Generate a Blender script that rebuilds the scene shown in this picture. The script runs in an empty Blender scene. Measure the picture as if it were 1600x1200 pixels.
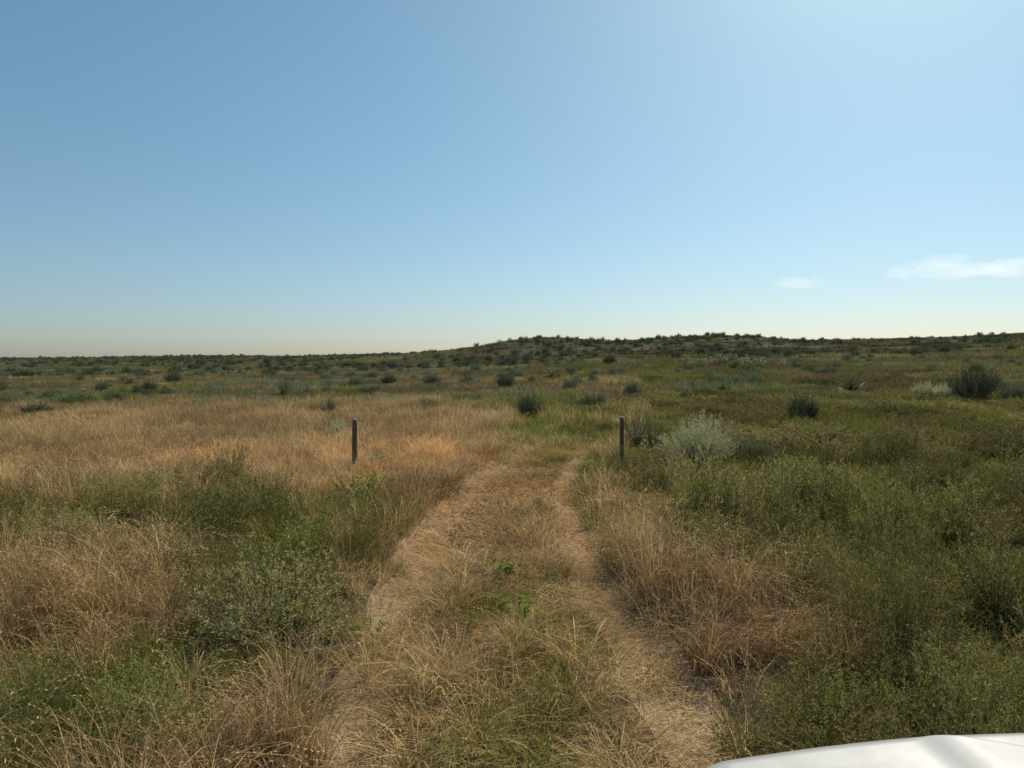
import bpy, math, random
import numpy as np
from mathutils import Vector

R = math.radians
sc = bpy.context.scene
COL = sc.collection

# ------------------------------------------------------------ camera, sky, sun, exposure
F = 1110.0                     # focal length in pixels of the 1600 x 1200 photograph
HOR = 562.0                    # row of the level horizon
CAMZ = 2.0
PITCH = math.atan((600 - HOR) / F)
cd = bpy.data.cameras.new('camera')
cam = bpy.data.objects.new('camera', cd)
COL.objects.link(cam)
cd.sensor_width = 36
cd.lens = 36 * F / 1600
cd.clip_start = 0.02
cd.clip_end = 30000
cam.location = (0, 0, CAMZ)
cam.rotation_euler = (R(90) - PITCH, 0, 0)
sc.camera = cam

SUN_EL, SUN_AZ = R(42), R(30)          # azimuth clockwise from the view direction (+Y)
w = bpy.data.worlds.new("World")
sc.world = w
w.use_nodes = True
nt = w.node_tree
nt.nodes.clear()
sky = nt.nodes.new('ShaderNodeTexSky')
sky.sky_type = 'NISHITA'
sky.sun_disc = False
sky.sun_elevation = SUN_EL
sky.sun_rotation = SUN_AZ
sky.altitude = 1200
sky.air_density = 1.0
sky.dust_density = 1.6
sky.ozone_density = 1.6
bg = nt.nodes.new('ShaderNodeBackground')
bg.inputs['Strength'].default_value = 0.1
wo = nt.nodes.new('ShaderNodeOutputWorld')
sep = nt.nodes.new('ShaderNodeSeparateColor'); com = nt.nodes.new('ShaderNodeCombineColor')
nt.links.new(sky.outputs[0], sep.inputs[0])
def wmath(op, a, b):
    n_ = nt.nodes.new('ShaderNodeMath'); n_.operation = op
    for q_, v_ in enumerate((a, b)):
        if isinstance(v_, (int, float)): n_.inputs[q_].default_value = v_
        else: nt.links.new(v_, n_.inputs[q_])
    return n_.outputs[0]
tcw = nt.nodes.new('ShaderNodeTexCoord'); sx = nt.nodes.new('ShaderNodeSeparateXYZ'); nt.links.new(tcw.outputs['Generated'], sx.inputs[0])
low = wmath('POWER', math.e, wmath('MULTIPLY', wmath('MAXIMUM', sx.outputs[2], 0.0), -1 / .18))      # 1 at the horizon, 0 high up: dusty air
for _i, (_g, _k, _h) in enumerate([(.966, .98, -.26), (.966, 1.275, -.50), (.966, 1.16, -.34)]):
    c_ = wmath('MULTIPLY', wmath('POWER', sep.outputs[_i], _g), _k)
    nt.links.new(wmath('MULTIPLY', c_, wmath('POWER', math.exp(_h), low)), com.inputs[_i])
nt.links.new(com.outputs[0], bg.inputs[0])
nt.links.new(bg.outputs[0], wo.inputs[0])

sl = bpy.data.lights.new('sun', 'SUN')
sl.energy = 4.9
sl.angle = R(0.55)
sl.color = (1.0, 0.90, 0.75)
so = bpy.data.objects.new('sun', sl)
COL.objects.link(so)
sd = Vector((math.sin(SUN_AZ) * math.cos(SUN_EL), math.cos(SUN_AZ) * math.cos(SUN_EL), math.sin(SUN_EL)))
so.rotation_euler = sd.to_track_quat('Z', 'Y').to_euler()
so.location = (0, 0, 50)

vs = sc.view_settings
vs.view_transform = 'Standard'
vs.look = 'None'
vs.gamma = 1
vs.exposure = 0.0
cy = sc.cycles
cy.max_bounces = 6
cy.diffuse_bounces = 2
cy.transmission_bounces = 3
cy.volume_bounces = 6
cy.transparent_max_bounces = 4
cy.caustics_reflective = False
cy.caustics_refractive = False

# ------------------------------------------------------------ small tools
rng = np.random.default_rng(7)

def tag(o, label=None, cat=None, group=None, kind=None):
    if label: o['label'] = label
    if cat: o['category'] = cat
    if group: o['group'] = group
    if kind: o['kind'] = kind
    return o

def empty(name, loc=(0, 0, 0), rz=0.0):
    o = bpy.data.objects.new(name, None)
    o.empty_display_size = 0.2
    COL.objects.link(o)
    o.location = loc
    o.rotation_euler = (0, 0, rz)
    return o

def sstep(a, b, x):
    t = np.clip((x - a) / (b - a), 0, 1)
    return t * t * (3 - 2 * t)

_perm = np.random.default_rng(99).random((256, 256))
def vnoise(x, y, s, ox=0.0):
    """smooth value noise in -1..1, feature size s (metres)"""
    x = np.asarray(x, float) / s + 17.3 + ox
    y = np.asarray(y, float) / s + 41.7 - ox * 1.7
    xi = np.floor(x).astype(int); yi = np.floor(y).astype(int)
    fx = x - xi; fy = y - yi
    fx = fx * fx * (3 - 2 * fx); fy = fy * fy * (3 - 2 * fy)
    g = lambda a, b: _perm[a & 255, b & 255]
    v = (g(xi, yi) * (1 - fx) + g(xi + 1, yi) * fx) * (1 - fy) + (g(xi, yi + 1) * (1 - fx) + g(xi + 1, yi + 1) * fx) * fy
    return v * 2 - 1

def fbm(x, y, s, o=3, ox=0.0):
    v = 0; a = 1; t = 0
    for k in range(o):
        v = v + a * vnoise(x, y, s / 2 ** k, ox + 5.1 * k); t += a; a *= 0.55
    return v / t

# track centre lines of the two wheel ruts, (y, x)
RL = np.array([(-30, -1.1), (0, -.86), (3.5, -.84), (5, -.82), (6.2, -.95), (8.4, -.98), (10.4, -.82), (12.5, -.45), (15, .05), (17, .46), (20, 1.1), (26, 2.2), (36, 3.6)])
RR = np.array([(-30, .75), (0, .95), (3.5, 1.0), (5, .95), (6.4, .78), (9.1, .78), (11.5, .95), (13.7, 1.3), (16, 1.9), (20, 2.9), (26, 4.1), (36, 5.6)])
def rut_dist(x, y):
    a = np.interp(y, RL[:, 0], RL[:, 1]); b = np.interp(y, RR[:, 0], RR[:, 1])
    return x - a, x - b

# skyline of the low rise behind everything: picture column -> row (bare ground, bushes stand on it)
SKY = np.array([(-900, 561), (0, 561), (150, 560.5), (320, 558), (450, 557.5), (600, 553), (700, 549), (850, 545),
                (1000, 541), (1220, 534), (1300, 532.5), (1400, 531), (1500, 530.5), (1600, 527), (2500, 524)], float)
def H(x, y):
    x = np.asarray(x, float); y = np.asarray(y, float)
    r = np.hypot(x, y) + 1e-6
    yy = np.maximum(y, 0.3 * r)                      # sideways and behind: carry on smoothly
    col = 800 + F * np.clip(x / yy, -2.2, 2.2)
    row = np.interp(col, SKY[:, 0], SKY[:, 1])
    D = 300 - 140 * sstep(450, 1000, col)
    dep = r * 0.93
    slope = (HOR - row) / F
    crest = CAMZ * 0.99 + slope * D
    t = np.clip((dep - 9) / (D - 9), 0, None)
    front = sstep(-0.5, 0.3, y / r)
    ramp = np.where(t < 1, t ** 1.25, 1 - 0.20 * (t - 1))
    ramp = np.maximum(ramp, -2.5)
    z = crest * ramp * front
    # the two bushy hills in the middle
    def bump(px, d, h, wx, wy):
        cx = (px - 800) / F * d
        return h * np.exp(-((x - cx) / wx) ** 2 - ((y - d) / wy) ** 2)
    z = z + bump(835, 138, 1.85, 9.5, 20) + bump(900, 142, 1.15, 9, 20) + bump(760, 136, .72, 12, 22)
    z = z + bump(1080, 150, 1.75, 17, 26) + bump(1140, 150, .5, 12, 24) + bump(985, 146, .55, 12, 22) + bump(690, 134, .85, 14, 22) + bump(610, 140, .45, 14, 24) + bump(800, 136, .35, 8, 20)
    z = z + bump(330, 280, .6, 35, 40) + bump(60, 285, .3, 30, 40)
    far = sstep(12, 60, r)
    z = z + 0.22 * far * fbm(x, y, 26, 2) + 0.05 * sstep(2, 8, r) * fbm(x, y, 3.1, 2, 3.0)
    a, b = rut_dist(x, y)
    fade = 1 - sstep(22, 34, y)
    z = z - 0.10 * fade * (np.exp(-(a / .26) ** 2) + np.exp(-(b / .26) ** 2))
    return z

def ray(px, py):
    v = (py - 600) / F; k = math.cos(PITCH) - v * math.sin(PITCH)
    return (px - 800) / F / k, -(v * math.cos(PITCH) + math.sin(PITCH)) / k

def at(px, py, h=0.0):
    """ground point seen at a picture position, h = height of cover hiding the ground there"""
    dx, dz = ray(px, py)
    lo, prev = 1.0, 1.0
    t = 1.5
    while t < 400:
        if CAMZ + dz * t < float(H(dx * t, t)) + h:
            lo = prev; hi = t
            for _ in range(25):
                m = (lo + hi) / 2
                if CAMZ + dz * m < float(H(dx * m, m)) + h: hi = m
                else: lo = m
            return dx * hi, hi
        prev = t; t *= 1.02
    return dx * 150, 150.0

# ------------------------------------------------------------ mesh building
class MB:
    def __init__(s): s.v = []; s.q = []; s.t = []; s.n = 0; s.r = []
    def add(s, V, Q=None, T=None, rnd=None):
        V = np.asarray(V, float).reshape(-1, 3)
        if Q is not None and len(Q): s.q.append(np.asarray(Q, np.int64) + s.n)
        if T is not None and len(T): s.t.append(np.asarray(T, np.int64) + s.n)
        s.v.append(V); s.n += len(V)
        s.r.append(np.broadcast_to(np.asarray(0.5 if rnd is None else rnd, float), (len(V),)))
    def mesh(s, name, mat, smooth=False):
        V = np.concatenate(s.v)
        Q = np.concatenate(s.q) if s.q else np.zeros((0, 4), np.int64)
        T = np.concatenate(s.t) if s.t else np.zeros((0, 3), np.int64)
        m = bpy.data.meshes.new(name)
        m.vertices.add(len(V)); m.vertices.foreach_set('co', V.astype(np.float32).ravel())
        idx = np.concatenate([Q.ravel(), T.ravel()]).astype(np.int32)
        m.loops.add(len(idx)); m.loops.foreach_set('vertex_index', idx)
        st = np.concatenate([np.arange(len(Q)) * 4, len(Q) * 4 + np.arange(len(T)) * 3]).astype(np.int32)
        m.polygons.add(len(st)); m.polygons.foreach_set('loop_start', st)
        m.update(calc_edges=True)
        m.validate()
        a = m.attributes.new('rnd', 'FLOAT', 'POINT')
        a.data.foreach_set('value', np.concatenate(s.r).astype(np.float32))
        if smooth: m.polygons.foreach_set('use_smooth', np.ones(len(st), bool))
        if mat: m.materials.append(mat)
        return m
    def build(s, name, mat, parent=None, smooth=False):
        o = bpy.data.objects.new(name, s.mesh(name, mat, smooth))
        COL.objects.link(o)
        if parent: o.parent = parent
        return o

def blades(mb, base, az, lean, L, droop, W, segs=3, rnd=None, g=rng, tw=0.5, pw=1.3):
    n = len(base); az, lean, L, droop, W = [np.broadcast_to(np.asarray(a, float), (n,)) for a in (az, lean, L, droop, W)]
    if rnd is None: rnd = g.random(n)
    d = np.stack([np.cos(az), np.sin(az), np.zeros(n)], 1)
    wa = az + np.pi / 2 + g.normal(0, tw, n)
    wv = np.stack([np.cos(wa), np.sin(wa), np.zeros(n)], 1)
    P = np.asarray(base, float).copy(); rows = []
    for k in range(segs + 1):
        t = k / segs
        if k < segs:
            ww = (W * (1 - 0.75 * t ** 1.4) / 2)[:, None]
            rows += [P - wv * ww, P + wv * ww]
        else: rows.append(P.copy())
        a = lean + droop * ((k + .5) / segs) ** pw
        P = P + (d * np.sin(a)[:, None] + np.array([0, 0, 1.]) * np.cos(a)[:, None]) * (L / segs)[:, None]
    V = np.stack(rows, 1)
    m = 2 * segs + 1; o = np.arange(n)[:, None] * m
    Q = [np.concatenate([o + 2 * k, o + 2 * k + 1, o + 2 * k + 3, o + 2 * k + 2], 1) for k in range(segs - 1)]
    Q = np.concatenate(Q) if Q else None
    T = np.concatenate([o + m - 3, o + m - 2, o + m - 1], 1)
    mb.add(V, Q, T, np.repeat(rnd, m))

def leaves(mb, pos, dr, L, W, rnd=None, g=rng):
    n = len(pos); L = np.broadcast_to(np.asarray(L, float), (n,))[:, None]; W = np.broadcast_to(np.asarray(W, float), (n,))[:, None]
    if rnd is None: rnd = g.random(n)
    dr = dr / (np.linalg.norm(dr, axis=1, keepdims=True) + 1e-9)
    s = np.cross(dr, g.normal(0, 1, (n, 3))); s /= (np.linalg.norm(s, axis=1, keepdims=True) + 1e-9)
    mid = pos + dr * L * 0.5
    V = np.stack([pos, mid + s * W / 2, pos + dr * L, mid - s * W / 2], 1)
    mb.add(V, np.arange(n * 4).reshape(n, 4), None, np.repeat(rnd, 4))

def tube(mb, pts, rad, sides=6, caps=True, rnd=0.5):
    pts = np.asarray(pts, float); n = len(pts); rad = np.broadcast_to(np.asarray(rad, float), (n,))
    tg = np.gradient(pts, axis=0); tg /= np.linalg.norm(tg, axis=1, keepdims=True)
    up = np.array([0, 0, 1.]) if abs(tg[0, 2]) < .9 else np.array([1., 0, 0])
    rows = []
    for i in range(n):
        a = np.cross(tg[i], up); a /= np.linalg.norm(a); b = np.cross(tg[i], a)
        an = np.arange(sides) * 2 * np.pi / sides
        rows.append(pts[i] + rad[i] * (np.cos(an)[:, None] * a + np.sin(an)[:, None] * b))
    V = np.concatenate(rows); Q = []; T = []
    for i in range(n - 1):
        for k in range(sides):
            k2 = (k + 1) % sides
            Q.append((i * sides + k, i * sides + k2, (i + 1) * sides + k2, (i + 1) * sides + k))
    if caps:
        V = np.concatenate([V, [pts[0], pts[-1]]]); c0 = n * sides
        for k in range(sides):
            k2 = (k + 1) % sides
            T.append((c0, k2, k)); T.append((c0 + 1, (n - 1) * sides + k, (n - 1) * sides + k2))
    mb.add(V, Q, T, rnd)

# ------------------------------------------------------------ materials
def mat_new(name):
    m = bpy.data.materials.new(name); m.use_nodes = True
    t = m.node_tree; t.nodes.clear()
    return m, t, t.nodes, t.links
def N(t, typ, **kw):
    n = t.nodes.new(typ)
    for k, v in kw.items(): setattr(n, k, v)
    return n

def foliage_mat(name, col=None, trans=0.35, var=0.45, hue=0.03, gloss=0.03, objvar=0.0):
    """leaf material; colour comes from the scattered point when col is None"""
    m, t, ns, ln = mat_new(name)
    at_ = N(t, 'ShaderNodeAttribute', attribute_name='rnd')
    hsv = N(t, 'ShaderNodeHueSaturation')
    if col is None:
        ti = N(t, 'ShaderNodeAttribute', attribute_type='INSTANCER', attribute_name='tint')
        ln.new(ti.outputs['Color'], hsv.inputs['Color'])
    else:
        hsv.inputs['Color'].default_value = (*col, 1)
    mr = N(t, 'ShaderNodeMapRange'); mr.inputs[3].default_value = 1 - var; mr.inputs[4].default_value = 1 + var
    ln.new(at_.outputs['Fac'], mr.inputs[0])
    val = mr.outputs[0]
    if objvar:
        oi = N(t, 'ShaderNodeObjectInfo')
        m2 = N(t, 'ShaderNodeMapRange'); m2.inputs[3].default_value = 1 - objvar; m2.inputs[4].default_value = 1 + objvar
        ln.new(oi.outputs['Random'], m2.inputs[0])
        mu = N(t, 'ShaderNodeMath', operation='MULTIPLY'); ln.new(val, mu.inputs[0]); ln.new(m2.outputs[0], mu.inputs[1]); val = mu.outputs[0]
    ln.new(val, hsv.inputs['Value'])
    fr = N(t, 'ShaderNodeMath', operation='MULTIPLY'); fr.inputs[1].default_value = 7.31
    fr2 = N(t, 'ShaderNodeMath', operation='FRACT'); ln.new(at_.outputs['Fac'], fr.inputs[0]); ln.new(fr.outputs[0], fr2.inputs[0])
    mh = N(t, 'ShaderNodeMapRange'); mh.inputs[3].default_value = 0.5 - hue; mh.inputs[4].default_value = 0.5 + hue
    ln.new(fr2.outputs[0], mh.inputs[0]); ln.new(mh.outputs[0], hsv.inputs['Hue'])
    d = N(t, 'ShaderNodeBsdfDiffuse'); tr = N(t, 'ShaderNodeBsdfTranslucent'); mx = N(t, 'ShaderNodeMixShader')
    mx.inputs[0].default_value = trans
    ln.new(hsv.outputs[0], d.inputs[0]); ln.new(hsv.outputs[0], tr.inputs[0])
    ln.new(d.outputs[0], mx.inputs[1]); ln.new(tr.outputs[0], mx.inputs[2])
    gl = N(t, 'ShaderNodeBsdfGlossy'); gl.inputs['Roughness'].default_value = 0.45; gl.inputs['Color'].default_value = (1, 1, 1, 1)
    o = N(t, 'ShaderNodeOutputMaterial')
    if not gloss:
        ns.remove(gl); ln.new(mx.outputs[0], o.inputs[0]); return m
    m3 = N(t, 'ShaderNodeMixShader'); m3.inputs[0].default_value = gloss
    ln.new(mx.outputs[0], m3.inputs[1]); ln.new(gl.outputs[0], m3.inputs[2]); ln.new(m3.outputs[0], o.inputs[0])
    return m

def ground_mat(name, ramp, s1, s2, bump=0.6):
    m, t, ns, ln = mat_new(name)
    tc = N(t, 'ShaderNodeTexCoord')
    n1 = N(t, 'ShaderNodeTexNoise'); n1.inputs['Scale'].default_value = s1; n1.inputs['Detail'].default_value = 6
    n2 = N(t, 'ShaderNodeTexNoise'); n2.inputs['Scale'].default_value = s2; n2.inputs['Detail'].default_value = 5
    n2.inputs['Roughness'].default_value = .7
    ln.new(tc.outputs['Object'], n1.inputs['Vector']); ln.new(tc.outputs['Object'], n2.inputs['Vector'])
    mx = N(t, 'ShaderNodeMath', operation='ADD'); mu = N(t, 'ShaderNodeMath', operation='MULTIPLY'); mu.inputs[1].default_value = .5
    ln.new(n1.outputs['Fac'], mx.inputs[0]); ln.new(n2.outputs['Fac'], mx.inputs[1]); ln.new(mx.outputs[0], mu.inputs[0])
    cr = N(t, 'ShaderNodeValToRGB'); cr.color_ramp.elements[0].position = ramp[0][0]; cr.color_ramp.elements[0].color = (*ramp[0][1], 1)
    cr.color_ramp.elements[1].position = ramp[-1][0]; cr.color_ramp.elements[1].color = (*ramp[-1][1], 1)
    for p, c in ramp[1:-1]:
        e = cr.color_ramp.elements.new(p); e.color = (*c, 1)
    ln.new(mu.outputs[0], cr.inputs[0])
    bs = N(t, 'ShaderNodeBsdfPrincipled'); bs.inputs['Roughness'].default_value = .95; bs.inputs['Specular IOR Level'].default_value = .1
    ln.new(cr.outputs[0], bs.inputs['Base Color'])
    bp = N(t, 'ShaderNodeBump'); bp.inputs['Strength'].default_value = bump; bp.inputs['Distance'].default_value = .03
    ln.new(n2.outputs['Fac'], bp.inputs['Height']); ln.new(bp.outputs[0], bs.inputs['Normal'])
    o = N(t, 'ShaderNodeOutputMaterial'); ln.new(bs.outputs[0], o.inputs[0])
    return m

def plain(name, col, rough=.5, metal=0.0, coat=0.0, trans=0.0, noise=0.0, scale=20, stretch=(1, 1, 1), dusty=False):
    m, t, ns, ln = mat_new(name)
    bs = N(t, 'ShaderNodeBsdfPrincipled'); o = N(t, 'ShaderNodeOutputMaterial'); ln.new(bs.outputs[0], o.inputs[0])
    bs.inputs['Base Color'].default_value = (*col, 1); bs.inputs['Roughness'].default_value = rough
    bs.inputs['Metallic'].default_value = metal; bs.inputs['Coat Weight'].default_value = coat; bs.inputs['Coat Roughness'].default_value = .04
    bs.inputs['Transmission Weight'].default_value = trans
    if dusty:                                                   # road dust: paint dulled in soft patches
        tc = N(t, 'ShaderNodeTexCoord'); nn = N(t, 'ShaderNodeTexNoise'); nn.inputs['Scale'].default_value = 7; nn.inputs['Detail'].default_value = 8
        nn.inputs['Roughness'].default_value = .65; ln.new(tc.outputs['Object'], nn.inputs['Vector'])
        cr = N(t, 'ShaderNodeValToRGB'); cr.color_ramp.elements[0].position = .35; cr.color_ramp.elements[1].position = .75
        cr.color_ramp.elements[0].color = (*col, 1); cr.color_ramp.elements[1].color = (col[0] * .90, col[1] * .86, col[2] * .78, 1)
        ln.new(nn.outputs['Fac'], cr.inputs[0]); ln.new(cr.outputs[0], bs.inputs['Base Color'])
        mr = N(t, 'ShaderNodeMapRange'); mr.inputs[3].default_value = rough - .1; mr.inputs[4].default_value = rough + .35
        ln.new(nn.outputs['Fac'], mr.inputs[0]); ln.new(mr.outputs[0], bs.inputs['Roughness'])
    if noise:
        tc = N(t, 'ShaderNodeTexCoord'); mp = N(t, 'ShaderNodeMapping'); mp.inputs['Scale'].default_value = stretch
        nn = N(t, 'ShaderNodeTexNoise'); nn.inputs['Scale'].default_value = scale; nn.inputs['Detail'].default_value = 8
        ln.new(tc.outputs['Object'], mp.inputs[0]); ln.new(mp.outputs[0], nn.inputs['Vector'])
        cr = N(t, 'ShaderNodeValToRGB')
        cr.color_ramp.elements[0].position = .3; cr.color_ramp.elements[1].position = .7
        cr.color_ramp.elements[0].color = (*[c * (1 - noise) for c in col], 1); cr.color_ramp.elements[1].color = (*[min(1, c * (1 + noise)) for c in col], 1)
        ln.new(nn.outputs['Fac'], cr.inputs[0]); ln.new(cr.outputs[0], bs.inputs['Base Color'])
        bp = N(t, 'ShaderNodeBump'); bp.inputs['Strength'].default_value = noise; bp.inputs['Distance'].default_value = .01
        ln.new(nn.outputs['Fac'], bp.inputs['Height']); ln.new(bp.outputs[0], bs.inputs['Normal'])
    return m

M_ground = ground_mat('dry soil and litter', [(.30, (.045, .032, .022)), (.48, (.085, .062, .038)), (.56, (.075, .068, .034)), (.72, (.17, .125, .075))], 0.45, 22)
M_track = ground_mat('trampled straw and sand', [(.32, (.16, .11, .07)), (.50, (.34, .24, .15)), (.70, (.50, .38, .25))], 1.4, 45, .9)
M_tuft = foliage_mat('grass blade', None, trans=.30, var=.65, hue=.012, gloss=0)
M_weed = foliage_mat('weed leaf', None, trans=.34, var=.5, hue=.015, gloss=0)
M_straw = foliage_mat('straw litter', None, trans=.12, var=.50, hue=.012, gloss=0)
M_sage = foliage_mat('sage leaf', (.56, .55, .33), trans=.16, var=.5, hue=.015, gloss=0, objvar=.1)
M_sage_mid = foliage_mat('grey sage leaf', (.20, .22, .135), trans=.18, var=.4, hue=.015, gloss=0, objvar=.28)
M_sage_fardark = foliage_mat('dull sage leaf', (.155, .17, .095), trans=.2, var=.4, hue=.015, gloss=0, objvar=.25)
M_sage_dark = foliage_mat('dark sage leaf', (.135, .15, .085), trans=.15, var=.35, hue=.015, gloss=0, objvar=.25)
M_sage_far = foliage_mat('far sage leaf', None, trans=.18, var=.35, hue=.015, gloss=0)
M_yucca = foliage_mat('yucca leaf', (.17, .175, .08), trans=.10, var=.35, hue=.02, gloss=.04, objvar=.15)
M_yucca_dead = foliage_mat('dead yucca leaf', (.30, .22, .13), trans=.12, var=.4, hue=.01, gloss=.03)
M_twig = plain('grey twig bark', (.21, .165, .10), .9, noise=.3, scale=60)
M_leafy = foliage_mat('bright broad leaf', (.21, .27, .055), trans=.4, var=.4, hue=.02, gloss=0)
M_green_bush = foliage_mat('green bush leaf', (.29, .30, .095), trans=.36, var=.4, hue=.02, gloss=0, objvar=.2)
M_dgreen = foliage_mat('dull green leaf', (.15, .185, .06), trans=.3, var=.5, hue=.02, gloss=0, objvar=.2)
M_greygreen = foliage_mat('grey green weed leaf', (.39, .36, .155), trans=.36, var=.5, hue=.02, gloss=0, objvar=.15)
M_olive_bush = foliage_mat('olive weed leaf', (.25, .24, .075), trans=.34, var=.5, hue=.02, gloss=0, objvar=.15)
M_white = foliage_mat('white petal', (.62, .62, .5), trans=.3, var=.2, hue=.02)

# ------------------------------------------------------------ ground sheet and track
def build_ground():
    nth = 900
    rs = [0.0, .35]
    while rs[-1] < 9000: rs.append(rs[-1] * 1.021 + .02)
    rs = np.array(rs[1:]); th = np.linspace(0, 2 * np.pi, nth, endpoint=False)
    RRr, TT = np.meshgrid(rs, th, indexing='ij')
    X = RRr * np.cos(TT); Y = RRr * np.sin(TT)
    rr = np.minimum(RRr, 600)
    Z = H(X * rr / RRr, Y * rr / RRr) - 0.0008 * np.maximum(RRr - 600, 0)
    V = np.stack([X, Y, Z], 2).reshape(-1, 3)
    i = np.arange(len(rs) - 1)[:, None] * nth; k = np.arange(nth)[None, :]; k2 = (k + 1) % nth
    Q = np.stack([i + k, i + nth + k, i + nth + k2, i + k2], 2).reshape(-1, 4)
    c = len(V); V = np.concatenate([V, [[0, 0, float(H(0, 0.01))]]])
    T = np.stack([np.full(nth, c), np.arange(nth), (np.arange(nth) + 1) % nth], 1)
    mb = MB(); mb.add(V, Q, T)
    return tag(mb.build('ground', M_ground, smooth=True), kind='structure')
build_ground()

def build_track():
    mb = MB()
    ys = np.arange(-6, 19.5, .12)
    for RRt in (RL, RR):
        c = np.interp(ys, RRt[:, 0], RRt[:, 1])
        hw = (.25 + .05 * vnoise(ys, ys * 0, .9, 2) + .03 * vnoise(ys, ys * 0 + 9, .35, 8))
        hw *= 1 - .7 * sstep(15, 19.5, ys)
        us = np.linspace(-1, 1, 9)
        X = c[:, None] + hw[:, None] * us[None, :] + .04 * vnoise(ys, ys * 0 + 30, .5, 1)[:, None]
        Y = np.repeat(ys[:, None], 9, 1)
        Z = H(X, Y) + .014 - .012 * np.abs(us)[None, :] ** 3 + .004
        V = np.stack([X, Y, Z], 2).reshape(-1, 3)
        n = len(ys); i = np.arange(n - 1)[:, None] * 9; k = np.arange(8)[None, :]
        Q = np.stack([i + k, i + k + 1, i + 9 + k + 1, i + 9 + k], 2).reshape(-1, 4)
        mb.add(V, Q)
    return tag(mb.build('track', M_track, smooth=True), kind='structure')
build_track()

# ------------------------------------------------------------ where what grows
def depth_of(py, h=.3):
    return (CAMZ - h) / max(-ray(800, py)[1], .011)
# (column, row, half width, half height in the picture) turned into ellipses on the ground
PATCH = {
 'orange': [(260, 706, 300, 12, .6), (380, 703, 80, 9, 1), (600, 690, 120, 12, .7), (650, 708, 130, 12, .8), (560, 735, 60, 12, .8), (1080, 770, 60, 30, .9),
            (700, 790, 80, 30, .5), (1000, 790, 40, 20, .5)],
 'dry': [(200, 690, 330, 55, 1), (550, 690, 260, 45, 1), (60, 860, 90, 40, .8), (40, 930, 60, 40, .8), (190, 930, 110, 40, .7), (1250, 940, 190, 70, 1.2), (1130, 900, 60, 70, .7),
         (330, 1130, 220, 70, .9), (560, 860, 110, 50, .6), (780, 780, 140, 50, .8), (440, 1080, 130, 60, .6), (1100, 790, 80, 35, .8),
         (700, 650, 60, 15, .7), (1300, 560, 150, 8, .6), (480, 645, 200, 15, .6), (250, 650, 200, 12, .5), (1180, 1010, 90, 50, .9), (20, 1000, 30, 60, .5)],
 'weed': [(260, 800, 230, 30, .5), (430, 880, 120, 60, 1), (150, 1060, 150, 95, .9), (110, 810, 120, 22, .7), (440, 790, 60, 25, .8), (330, 760, 160, 16, .7),
          (1400, 800, 260, 60, 1), (1110, 820, 80, 40, .9), (1500, 980, 160, 130, 1), (1300, 1110, 200, 70, 1), (1380, 680, 260, 45, .9), (1200, 740, 130, 20, .8),
          (1050, 650, 120, 20, .6), (60, 1180, 80, 60, .6)],
 'green': [(250, 800, 260, 40, .45), (60, 760, 120, 15, .4), (520, 820, 80, 40, .5), (862, 705, 34, 24, 1.2), (830, 672, 130, 22, 1), (858, 730, 18, 16, .8), (150, 1060, 170, 110, .9), (430, 870, 120, 70, .8), (880, 700, 60, 20, .9), (840, 760, 26, 20, .8), (910, 770, 28, 20, .8), (850, 640, 110, 20, .7), (800, 900, 70, 50, .5),
           (640, 1150, 60, 50, .7), (780, 1150, 80, 60, .5), (250, 580, 180, 10, .7), (1100, 600, 200, 20, .5), (930, 1180, 60, 30, .7), (710, 840, 40, 20, .6), (560, 770, 60, 12, .7), (150, 612, 150, 8, .8)],
 'bare': [(640, 1050, 50, 25, .5), (380, 965, 40, 16, .6), (350, 1030, 75, 28, 1), (1440, 905, 55, 40, .5), (1130, 1080, 40, 60, .8), (620, 1000, 60, 30, .6), (500, 1110, 60, 40, .5)],
}
def patch(kind, x, y):
    out = np.zeros_like(x)
    wx = x + .35 * fbm(x, y, 1.6, 2, 11) * np.clip(y / 8, .5, 3); wy = y + .6 * fbm(x, y, 2.0, 2, 23) * np.clip(y / 8, .5, 4)
    for cx, cy_, rx, ry, v in PATCH[kind]:
        d = depth_of(cy_); d0 = depth_of(cy_ + ry); d1 = depth_of(cy_ - ry)
        mx = (cx - 800) / F * d; ax = rx / F * d; my = (d0 + d1) / 2; ay = (d1 - d0) / 2 + .05
        q = ((wx - mx) / ax) ** 2 + ((wy - my) / ay) ** 2
        out = np.maximum(out, v * np.exp(-q ** 1.6 * .8))
    return out

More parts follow.
